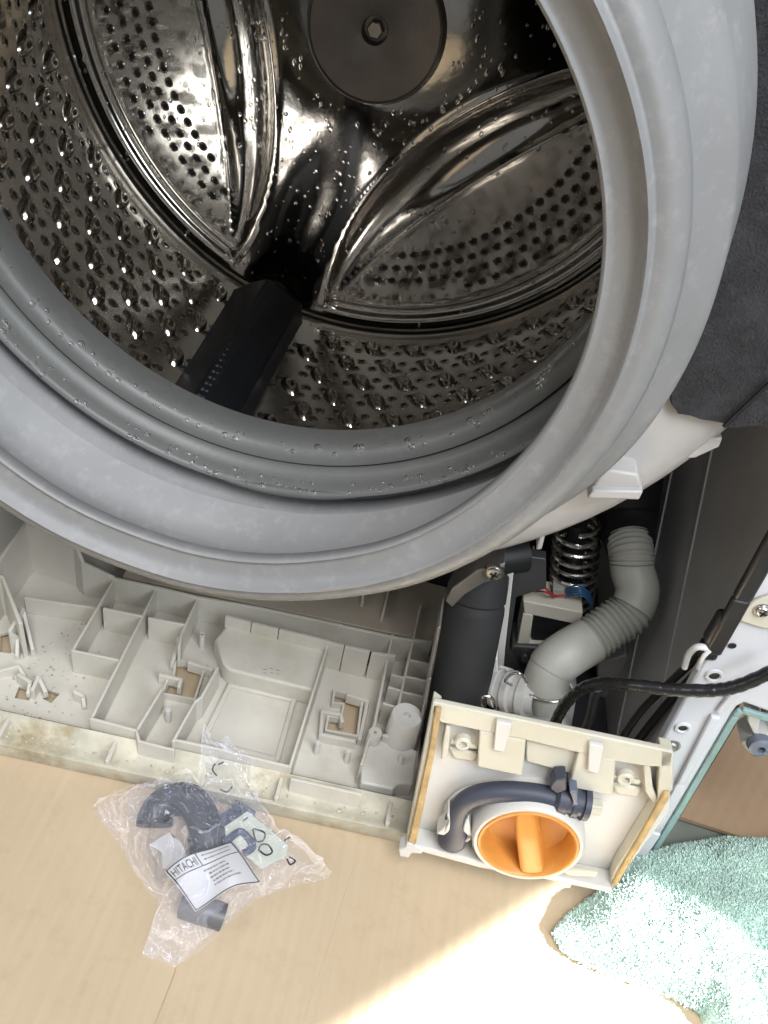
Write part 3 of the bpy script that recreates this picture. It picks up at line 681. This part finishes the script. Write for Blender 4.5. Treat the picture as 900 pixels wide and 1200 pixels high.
# front ledge
def ledge():
    bm = bmesh.new()
    prof_ = [(-.316,.020),(-.3175,.0215),(-.320,.0205),(-.324,.0135),(-.334,.0115),(-.3375,.0135),(-.3400,.0128),(-.3405,.0),(-.338,-.0043),(-.316,-.0043)]
    xs = np.linspace(-.33,.151,90); rows = []
    for x in xs:
        rows.append([bm.verts.new((x, y, z+(noise.noise(Vector((x*60,y*300,1)))*.0012 if -.336<y<-.322 and z>0 else 0))) for y,z in prof_])
    for A, B in zip(rows, rows[1:]):
        for k in range(len(prof_)): bm.faces.new((A[k],B[k],B[(k+1)%len(prof_)],A[(k+1)%len(prof_)]))
    bm.faces.new(rows[0]); bm.faces.new(rows[-1][::-1]); bmesh.ops.recalc_face_normals(bm, faces=bm.faces[:])
    link('front_ledge', bm, GRIME, TR, True, 0, 50)
ledge()
for k,(x,y) in enumerate([(8,852),(132,882),(327,925),(455,955)]):
    p = P(x,y,2,.014); bm = bmesh.new(); box(bm, p.x-.0016, p.x+.0016, -.3385, -.3205, .0117, .0195); link('ledge_rib', bm, TRAY, TR, True, .0006)
# debris
bm = bmesh.new()
for k in range(260):
    if rnd.random() < .6: x, y, z = rnd.uniform(-.2,.14), rnd.gauss(-.328,.003), .0125
    else: x, y, z = rnd.gauss(-.16,.02), rnd.gauss(-.255,.03), .0032
    if y < -.337: continue
    s = rnd.uniform(.0003,.0014); fr = frame((x,y,z),(rnd.uniform(-.3,.3),rnd.uniform(-.3,.3),1)); lathe(bm, [(0,s),(s*.5,s*.7),(s*.7,.0001)], fr, 6)
o = link('grime_crumbs', bm, mat('limescale_crumbs',(.66,.61,.48),.8,0,.3,300), TR, False); o['kind'] = 'stuff'
# mould code
# ================================================================== FILTER PANEL
FO = Vector((.15,-.352,.0)); FV = Vector((0,.148,.989)).normalized(); FN = Vector((0,-FV.z,FV.y)); FU = Vector((1,0,0))
FP = empty('filter_panel', FO, 'cream plastic filter panel with an orange drain filter cap and navy tube', 'panel')
def Q(x, y, n=0.):                             # photo point on the panel plane pushed out by n, in local coordinates
    v = ray(x,y); o_ = FO+FN*n; t = (o_-CAM).dot(FN)/v.dot(FN); p = CAM+v*t-FO; return p
def fpart(name, bm, m, bev=0, smooth=True, par=None, angle=40): return link(name, bm, m, par or FP, smooth, bev, angle)
def fprism(name, px, n, depth, m, bev=.001, par=None):
    bm = bmesh.new(); prism(bm, [Q(a,b,n) for a,b in px], -FN*depth); return fpart(name, bm, m, bev, True, par)
def fz_(zx, zy): return (460+zx/2.647, 800+zy/2.647)
Z = lambda *l: [fz_(a,b) for a,b in l]
fprism('back_plate', Z((125,110),(865,215),(860,400),(680,640),(480,600),(45,505)), 0, .003, WHT, .0008)
fprism('top_beam', Z((125,60),(872,215),(868,262),(790,262),(690,245),(560,215),(415,180),(270,150),(150,125),(120,95)), .012, .005, CREAM, .0012)
fprism('top_beam', Z((415,180),(570,215),(560,285),(414,245)), .006, .0058, CREAM, .001)
fprism('tab', Z((270,150),(414,180),(404,292),(262,262)), .012, .010, CREAM, .0012)
fprism('tab', Z((578,215),(692,240),(684,352),(545,325)), .012, .010, CREAM, .0012)
fprism('tab_rib', Z((322,120),(370,130),(348,218),(312,210)), .016, .0039, WHT, .0008)
fprism('tab_rib', Z((610,190),(655,200),(640,285),(605,275)), .016, .0039, WHT, .0008)
fprism('side_frame', Z((125,62),(150,80),(130,235),(75,470),(68,520),(40,500)), .012, .0118, CREAM, .001)
fprism('foam_strip', Z((133,80),(152,84),(128,235),(72,505),(48,496),(108,230)), .0155, .0033, FOAM, .001)
fprism('side_frame', Z((832,208),(872,216),(870,335),(850,345),(700,592),(682,640),(672,632),(690,585),(822,372)), .012, .0118, CREAM, .001)
fprism('foam_strip', Z((842,345),(862,345),(858,362),(710,608),(690,640),(682,625)), .0155, .0033, FOAM, .001)
fprism('side_frame', Z((778,250),(800,262),(808,330),(828,372),(812,380),(785,340)), .010, .0098, CREAM, .001)
fprism('side_frame', Z((165,135),(180,140),(172,232),(150,240),(155,190)), .010, .0098, CREAM, .001)
for (x,y) in ((218,190),(723,300)):
    bm = bmesh.new(); a = Q(*fz_(x-38,y-10),.006); b = Q(*fz_(x+44,y+10),.006); box(bm, a.x, b.x, min(a.y,b.y)-.001, max(a.y,b.y)+.001, (a.z+b.z)/2-.0016, (a.z+b.z)/2+.0016); sb = fpart('screw_bridge', bm, CREAM, .0005)
    c = Q(*fz_(x,y),.009); bm = bmesh.new(); lathe(bm, [(-.004,.0058),(0,.0055),(.001,.0045),(.001,.0028),(-.003,.0026)], frame(c,FN), 20); fpart('screw_eye', bm, CREAM)
    fprism('screw_recess', Z((x-45,y+12),(x+50,y+30),(x+38,y+58),(x-30,y+48)), .0035, .0034, CREAM, .002)
# bottom lip
fprism('bottom_lip', Z((45,497),(290,560),(480,598),(683,640),(680,655),(480,612),(270,575),(38,512)), .016, .016, WHT, .001)
fprism('corner_foot', Z((18,520),(70,505),(95,518),(92,532),(60,530),(50,545),(22,540)), .017, .012, WHT, .001)
fprism('bottom_slot', Z((528,588),(560,580),(640,592),(630,605),(545,600)), .0165, .004, CREAM, .001)
fprism('clip_block', Z((600,380),(655,390),(643,415),(590,405)), .008, .008, CREAM, .001)
# arched wall above the tube
ar = [fz_(a,b) for a,b in ((165,455),(166,420),(172,380),(205,345),(260,325),(340,318),(430,322),(500,335))]
bm = bmesh.new(); tube(bm, smooth_path([Q(a,b,.004) for a,b in ar]), .0022, 8); fpart('channel_wall', bm, WHT)
ar = [fz_(a,b) for a,b in ((225,480),(232,430),(255,395),(300,368),(380,362),(450,375),(500,385))]
bm = bmesh.new(); tube(bm, smooth_path([Q(a,b,.004) for a,b in ar]), .0022, 8); fpart('channel_wall', bm, WHT)
# navy tube
tb = [fz_(a,b) for a,b in ((180,492),(195,455),(200,415),(222,372),(270,347),(340,338),(420,342),(480,352),(520,365),(552,370))]
BLUET = mat('navy_tube', (.045,.052,.075), .5, 0, .08, 40)
bm = bmesh.new(); path = smooth_path([Q(a,b,.013) for a,b in tb]); tube(bm, path, .0070, 20, lambda t: 1.0+.5*(1-sstep(t,0,.30))*(1 if t>.02 else .75)); fpart('drain_tube', bm, BLUET)
c0, c1 = Q(*fz_(510,355),.013), Q(*fz_(560,366),.013); dv = (c1-c0).normalized(); Lc = (c1-c0).length
bm = bmesh.new(); lathe(bm, [(-.002,.0065),(0,.0105),(.006,.0108),(.0065,.0095),(.009,.0095),(.0095,.0110),(.0135,.0110),(.014,.0095),(.0165,.0095),(.017,.0115),(.021,.0112),(.0215,.0001)], frame(c0,dv), 28); fpart('tube_plug', bm, BLUET)
bm = bmesh.new(); prism(bm, [Q(*fz_(a,b),.019) for a,b in ((488,328),(505,302),(540,300),(540,335),(510,345))], -FN*.012); fpart('plug_tab', bm, BLUET, .001)
bm = bmesh.new(); prism(bm, [Q(*fz_(a,b),.022) for a,b in ((548,335),(575,340),(578,380),(562,405),(552,400),(560,370))], -FN*.012); fpart('plug_clip', bm, mat('blue_grey_clip',(.12,.14,.2),.35), .001)
bm = bmesh.new(); prism(bm, [Q(*fz_(a,b),.02) for a,b in ((155,455),(172,432),(168,412),(176,408),(180,460),(160,475),(135,470))], -FN*.014); fpart('tube_clip', bm, WHT, .001)
bm = bmesh.new(); prism(bm, [Q(*fz_(a,b),.02) for a,b in ((222,500),(236,478),(218,460),(226,430),(236,425),(244,470),(242,490))], -FN*.014); fpart('tube_clip', bm, WHT, .001)
# collar, cap
CN = Vector((0,-.992,.12)).normalized(); cc = Q(*fz_(420,495),.0215)
bm = bmesh.new(); lathe(bm, [(-.030,.0395),(-.006,.0385),(.001,.0380),(.0028,.0365),(.0024,.0345),(-.002,.0340),(-.008,.0338)], frame(cc,CN), 72); fpart('filter_collar', bm, WHT)
bm = bmesh.new(); lathe(bm, [(-.012,.0345),(.0010,.0345),(.0022,.0338),(.0024,.0325),(.0012,.0312),(-.008,.0300),(-.0160,.0285),(-.0175,.0265),(-.0178,.0001)], frame(cc+CN*.0012,CN), 72); cap = fpart('filter_cap', bm, ORG); cap['label'] = 'orange filter cap'
for r_, n_ in ((.0255,-.0165),(.0215,-.0171)):
    bm = bmesh.new(); fr = frame(cc+CN*n_,CN); O,e1,dd,e3 = fr
    tube(bm, [O+(e1*math.cos(a)+e3*math.sin(a))*r_ for a in np.linspace(.15*PI,.62*PI,24)], .0009, 8); fpart('cap_ridge', bm, ORG, par=cap)
fr = frame(cc+CN*.0005,CN); O,e1,dd,e3 = fr
uh = (e3*.93+e1*.36).normalized(); 
if uh.z < 0: uh = -uh
sh = uh.cross(CN)
bm = bmesh.new(); rows = []
for i in range(13):
    s = -1+2*i/12; hw = .0076*(1-.10*s); top_ = .0035 - .0065*sstep(s,.2,1) ; l = s*.0285
    rows.append([bm.verts.new(O+uh*l+sh*x+CN*z) for x,z in ((-hw*1.15,-.0180),(-hw,top_-.004),(-hw*.8,top_-.001),(-hw*.3,top_),(hw*.3,top_),(hw*.8,top_-.001),(hw,top_-.004),(hw*1.15,-.0180))])
for A, B in zip(rows, rows[1:]):
    for k in range(7): bm.faces.new((A[k],A[k+1],B[k+1],B[k]))
bm.faces.new(rows[0]); bm.faces.new(rows[-1][::-1]); bmesh.ops.recalc_face_normals(bm, faces=bm.faces[:])
fpart('cap_handle', bm, ORG, .0012, True, cap, 50)

# ================================================================== PARTS BAG
def outline_fn(pts):
    n = len(pts); 
    def f(t):
        i = int(t*n) % n; u = t*n-int(t*n); p0,p1,p2,p3 = pts[i-1],pts[i],pts[(i+1)%n],pts[(i+2)%n]
        return .5*((2*p1)+(p2-p0)*u+(2*p0-5*p1+4*p2-p3)*u*u*.6+(p1-p0*1+0*p2)*0) if 0 else p1*(1-u)+p2*u
    return f
film = bpy.data.materials.new('clear_film'); film.use_nodes = True; nt = film.node_tree; nt.nodes.clear()
N = nt.nodes.new; L_ = nt.links.new
out = N('ShaderNodeOutputMaterial'); tr = N('ShaderNodeBsdfTransparent'); tr.inputs[0].default_value = (.985,.985,.99,1)
gl = N('ShaderNodeBsdfGlossy'); gl.inputs['Roughness'].default_value = .07; df = N('ShaderNodeBsdfDiffuse'); df.inputs[0].default_value = (.74,.76,.86,1)
fr_n = N('ShaderNodeLayerWeight'); fr_n.inputs[0].default_value = .30
tcn = N('ShaderNodeTexCoord'); nn = N('ShaderNodeTexNoise'); nn.inputs['Scale'].default_value = 32; nn.inputs['Detail'].default_value = 3; nn.inputs['Distortion'].default_value = 1.6
L_(tcn.outputs['Object'], nn.inputs['Vector']); bpn = N('ShaderNodeBump'); bpn.inputs['Strength'].default_value = .9; bpn.inputs['Distance'].default_value = .007; L_(nn.outputs['Fac'], bpn.inputs['Height'])
for q_ in (gl, fr_n): L_(bpn.outputs[0], q_.inputs['Normal'])
m1 = N('ShaderNodeMixShader'); m1.inputs[0].default_value = .12; L_(tr.outputs[0], m1.inputs[1]); L_(df.outputs[0], m1.inputs[2])
cx = N('ShaderNodeCombineColor')
for k_, tint in enumerate((.78,.84,1.0)):
    fm = N('ShaderNodeMath'); fm.operation = 'MULTIPLY'; fm.inputs[1].default_value = tint
    fn = N('ShaderNodeMath'); fn.operation = 'MINIMUM'; fn.inputs[1].default_value = .38
    L_(fr_n.outputs['Fresnel'], fn.inputs[0]); L_(fn.outputs[0], fm.inputs[0]); L_(fm.outputs[0], cx.inputs[k_])
L_(cx.outputs[0], gl.inputs[0]); m2 = N('ShaderNodeAddShader'); L_(m1.outputs[0], m2.inputs[0]); L_(gl.outputs[0], m2.inputs[1]); L_(m2.outputs[0], out.inputs[0])
vo = N('ShaderNodeTexVoronoi'); vo.feature = 'DISTANCE_TO_EDGE'; vo.inputs['Scale'].default_value = 11
mxv = N('ShaderNodeMix'); mxv.data_type = 'VECTOR'; mxv.inputs[0].default_value = .05; L_(tcn.outputs['Object'], mxv.inputs[4]); L_(nn.outputs['Color'], mxv.inputs[5]); L_(mxv.outputs[1], vo.inputs['Vector'])
sm = N('ShaderNodeMapRange'); sm.inputs[2].default_value = .18; L_(vo.outputs['Distance'], sm.inputs[0])
am = N('ShaderNodeMath'); am.operation = 'ADD'; L_(sm.outputs[0], am.inputs[0]); L_(nn.outputs['Fac'], am.inputs[1]); L_(am.outputs[0], bpn.inputs['Height'])
ol = [(235,856),(250,880),(264,866),(292,905),(308,945),(330,985),(350,1005),(389,1026),(345,1036),(300,1052),(270,1078),(240,1108),(205,1131),(187,1124),(166,1118),(176,1088),(186,1058),(172,1040),(152,1010),(136,982),(108,948),(150,928),(185,922),(212,903),(228,918),(236,890)]
op = [P(a,b,2,.0) for a,b in ol]; cb = P(245,1000,2,0)
def bag_h(rho): return .040*(1-rho**3.2)*(1 if rho < .999 else 0)
def crumple(p, s):
    a = abs(noise.noise(p*28+Vector((s,0,0)))); b = abs(noise.noise(p*65+Vector((0,s,0)))); c = abs(noise.noise(p*140))
    return (.5-a*1.6)*.016+(.4-b*1.6)*.010+(.3-c)*.004
bm = bmesh.new(); NA, NR = 260, 44
for side in (1, 0):
    rows = []
    for i in range(1, NR+1):
        rho = i/NR; row = []
        for k in range(NA):
            t = k/NA*len(op); j = int(t); u = t-j; e = op[j%len(op)].lerp(op[(j+1)%len(op)], u)
            p = cb.lerp(e, rho); z = -.0035
            if side: z = .0015 + bag_h(rho) + max(0,crumple(Vector((p.x,p.y,0)),3))*(1.35 if rho < .9 else 1.0)
            if side: p = p + Vector((noise.noise(p*40),noise.noise(p*40+Vector((9,9,9))),0))*.004
            row.append(bm.verts.new((p.x,p.y,z if rho<1 or side else -.0035)))
        rows.append(row)
    for A, B in zip(rows, rows[1:]):
        for k in range(NA): bm.faces.new((A[k],A[(k+1)%NA],B[(k+1)%NA],B[k]))
    bm.faces.new(rows[0])
bag = link('parts_bag', bm, film, None, True, 0, 60); tag(bag, 'crumpled clear plastic bag of spare parts lying on the cardboard', 'bag')
# label on the bag
LC = [P(193,1022,2,.040), P(271,988,2,.046), P(306,1032,2,.040), P(229,1067,2,.030)]
def lab(u, v, h=0):                            # u along the top edge, v downwards
    p = LC[0].lerp(LC[1],u).lerp(LC[3].lerp(LC[2],u), v)
    p.z += .009*math.sin(PI*u)*(1-.3*v) + .0025*math.sin(7*u+4*v) + h
    return p
def lab_sheet(u0,u1,v0,v1,h,nu=24,nv=14):
    bm = bmesh.new(); g = [[bm.verts.new(lab(u0+(u1-u0)*i/nu, v0+(v1-v0)*j/nv, h)) for i in range(nu+1)] for j in range(nv+1)]
    for j in range(nv):
        for i in range(nu): bm.faces.new((g[j][i],g[j+1][i],g[j+1][i+1],g[j][i+1]))
    return bm
lb = link('paper_label', lab_sheet(0,1,0,1,0), PAP, bag); lb['label'] = 'white paper label with black border'
bm = bmesh.new()
def bar(u0,u1,v0,v1,h=.0005):
    nu = max(2,int((u1-u0)*24)); nv = max(1,int((v1-v0)*14)); g = [[bm.verts.new(lab(u0+(u1-u0)*i/nu, v0+(v1-v0)*j/nv, h)) for i in range(nu+1)] for j in range(nv+1)]
    for j in range(nv):
        for i in range(nu): bm.faces.new((g[j][i],g[j+1][i],g[j+1][i+1],g[j][i+1]))
bar(.01,.99,.01,.028); bar(.01,.99,.972,.99); bar(.01,.025,.028,.972); bar(.975,.99,.028,.972); bar(.025,.975,.285,.30)
bar(.425,.44,.028,.285)
link('label_print', bm, INK, lb, False)
def text_mesh(body, size):
    cu = bpy.data.curves.new('t','FONT'); cu.body = body; cu.size = size; o = bpy.data.objects.new('t', cu); C.objects.link(o)
    dg = bpy.context.evaluated_depsgraph_get(); me = bpy.data.meshes.new_from_object(o.evaluated_get(dg)); bpy.data.objects.remove(o); return me
def label_text(body, u0, u1, v0, v1):
    me = text_mesh(body, 1); xs = [v.co.x for v in me.vertices]; ys = [v.co.y for v in me.vertices]; x0,x1,y0,y1 = min(xs),max(xs),min(ys),max(ys)
    bm = bmesh.new(); bm.from_mesh(me)
    for v in bm.verts: v.co = lab(u0+(u1-u0)*(v.co.x-x0)/(x1-x0), v1-(v1-v0)*(v.co.y-y0)/(y1-y0), .0006)
    link('lettering', bm, INK, lb, False)
label_text('HITACHI', .045, .395, .075, .245)
bm = bmesh.new()                                # rows too small to read: broken grey strokes
GI = mat('grey_print', (.16,.16,.17), .6)
for v, u0, u1 in ((.38,.40,.72),(.47,.44,.74),(.56,.42,.70),(.65,.42,.72),(.74,.40,.80),(.08,.50,.92),(.17,.50,.90)):
    u = u0
    while u < u1:
        l = rnd.uniform(.012,.04); bar(u, min(u+l,u1), v, v+.035 if v>.3 else v+.03); u += l+rnd.uniform(.008,.018)
link('small_print', bm, GI, lb, False)
# black recycling marks printed on the film
bm = bmesh.new()
def mark(px, z, r=.0006): tube(bm, smooth_path([P(a,b,2,z) for a,b in px],6), r, 5)
mark([(252,895),(249,902),(254,909)],.03); mark([(256,896),(262,893)],.03)
mark([(258,925),(266,928),(272,922)],.034); mark([(276,938),(284,945),(280,952),(270,948)],.036); mark([(285,962),(290,958)],.036)
mark([(296,972),(300,985),(308,985),(310,976),(297,971)],.036); mark([(303,996),(312,1002),(319,998),(314,990),(306,990),(303,996)],.034)
mark([(333,985),(340,981)],.028); mark([(336,1006),(340,1013),(346,1009),(339,1004)],.026)
o = link('printed_marks', bm, INK, bag)
# contents
zb = .010
bm = bmesh.new(); tube(bm, smooth_path([P(181,968,2,zb),P(184,950,2,zb+.004),P(200,938,2,zb+.008),P(222,938,2,zb+.01),P(236,955,2,zb+.01),P(243,980,2,zb+.006),P(246,1003,2,zb)],8), .0125, 22, lambda t: 1.02 if t<.12 else (.93 if t<.8 else 1.1))
tag(link('rubber_elbow', bm, mat('matt_rubber', (.012,.014,.02), .5, 0, .1, 30, .3, 200)), 'dark rubber elbow hose inside the clear bag', 'hose')
bm = bmesh.new(); prism(bm, [P(a,b,2,.016) for a,b in [(252,958),(282,938),(300,950),(296,962),(262,985)]], (0,0,-.010)); tag(link('grey_plate', bm, mat('bluegrey_part',(.07,.09,.14),.4), None, True, .001), 'blue grey plastic piece behind the pale card in the bag', 'part')
bm = bmesh.new(); prism(bm, [P(a,b,2,.022) for a,b in [(258,972),(290,950),(338,990),(336,1002),(306,1018),(286,1000)]], (0,0,-.0015)); tag(link('pale_card', bm, CARDP, None, True, .0004), 'pale green card with a dark frame inside the clear bag', 'card')
bm = bmesh.new(); tube(bm, smooth_path([P(a,b,2,.0225) for a,b in [(262,988),(280,975),(289,980),(296,992),(286,1000)]],6), .0028, 8); tag(link('dark_frame', bm, mat('dark_blue_frame',(.03,.05,.1),.4)), 'dark blue curved frame lying on the pale card in the bag', 'part')
bm = bmesh.new(); path = [(176,988),(200,975),(215,992),(222,1010),(190,1018),(183,1000)]
prism(bm, [P(a,b,2,.026) for a,b in path], (0,0,-.018)); bmesh.ops.triangulate(bm, faces=bm.faces[:]); bmesh.ops.subdivide_edges(bm, edges=bm.edges[:], cuts=4)
for v in bm.verts: v.co += Vector(noise.noise_vector(v.co*70))*.006
tag(link('crumpled_sleeve', bm, mat('white_sleeve',(.62,.61,.60),.4)), 'crumpled white plastic sleeve left of the label inside the bag', 'packaging')
bm = bmesh.new(); tube(bm, smooth_path([P(215,1060,2,.010),P(240,1068,2,.012),P(262,1075,2,.010)],6), .009, 16); tag(link('grey_pipe', bm, mat('dim_grey_part',(.12,.12,.13),.4)), 'grey pipe piece below the label at the bottom of the bag', 'part')

# ================================================================== TOWEL
tw = [(650,1092),(664,1076),(692,1054),(722,1030),(745,1006),(790,993),(850,983),(905,986),(1010,985),(1040,1120),(1060,1330),(930,1290),(850,1222),(822,1186),(770,1158),(725,1146),(685,1128),(660,1112)]
tp = [P(a,b,2,.0) for a,b in tw]; ct = P(850,1105,2,0)
def towel_z(x, y, rho):
    p = Vector((x,y,0)); e = min(1, (1-rho)*3.2)
    return -.003+e**.5*sstep(x,.17,.30)*.85*(.013+.018*abs(noise.noise(p*9+Vector((3,1,0))))+.012*noise.noise(p*24)) + .0015*noise.noise(p*160)*e
bm = bmesh.new(); rows = []; NA, NR = 240, 70; tsurf = []
for i in range(1, NR+1):
    rho = i/NR; row = []
    for k in range(NA):
        t = k/NA*len(tp); j = int(t); u = t-j; e = tp[j%len(tp)].lerp(tp[(j+1)%len(tp)], u); e = e + Vector((noise.noise(e*60),noise.noise(e*60+Vector((5,5,5))),0))*.004
        p = ct.lerp(e, rho); z = towel_z(p.x, p.y, rho) if i < NR else -.0044
        row.append(bm.verts.new((p.x,p.y,z)))
    rows.append(row)
for A, B in zip(rows, rows[1:]):
    for k in range(NA): bm.faces.new((A[k],B[k],B[(k+1)%NA],A[(k+1)%NA]))
bm.faces.new(rows[0]); 
TOW = mat('mint_terry', (.60,.77,.69), .9, 0, .10, 30, .8, 500, dirt=(.54,.74,.67,.6), ds=9)
towel = link('towel', bm, TOW, None, True, 0, 80); tag(towel, 'mint green terry towel lying in the sun patch beside the filter panel', 'towel')
# pile: short loops of yarn standing out of the cloth
verts, faces = [], []
for k in range(42000):
    t = rnd.random()*len(tp); j = int(t); e = tp[j%len(tp)].lerp(tp[(j+1)%len(tp)], t-j); rho = math.sqrt(rnd.random())
    if rnd.random() < .12: rho = rnd.uniform(.965,1.0)
    p = ct.lerp(e, rho); z = towel_z(p.x,p.y,rho)
    if p.x > .52: continue
    b0 = Vector((p.x,p.y,z)); out_ = (e-ct).normalized()*(.8 if rho > .96 else .0)
    d = (Vector((rnd.gauss(0,.6),rnd.gauss(0,.6),1))+out_*rnd.random()*2).normalized()*rnd.uniform(.002,.0042)
    s = d.orthogonal().normalized()*.0005; s2 = d.cross(s).normalized()*.0005; c_ = b0+d*.65+Vector((rnd.gauss(0,.4),rnd.gauss(0,.4),0))*.001
    i = len(verts); verts += [b0-s*1.2, b0+s*.6+s2, b0+s*.6-s2, c_-s, c_+s*.6+s2, c_+s*.6-s2, b0+d]
    faces += [(i,i+1,i+4,i+3),(i+1,i+2,i+5,i+4),(i+2,i,i+3,i+5),(i+3,i+4,i+6),(i+4,i+5,i+6),(i+5,i+3,i+6)]
me = bpy.data.meshes.new('towel_pile'); me.from_pydata([tuple(v) for v in verts], [], faces); me.materials.append(TOW)
o = bpy.data.objects.new('towel_pile', me); C.objects.link(o); o.parent = towel; o['kind'] = 'stuff'
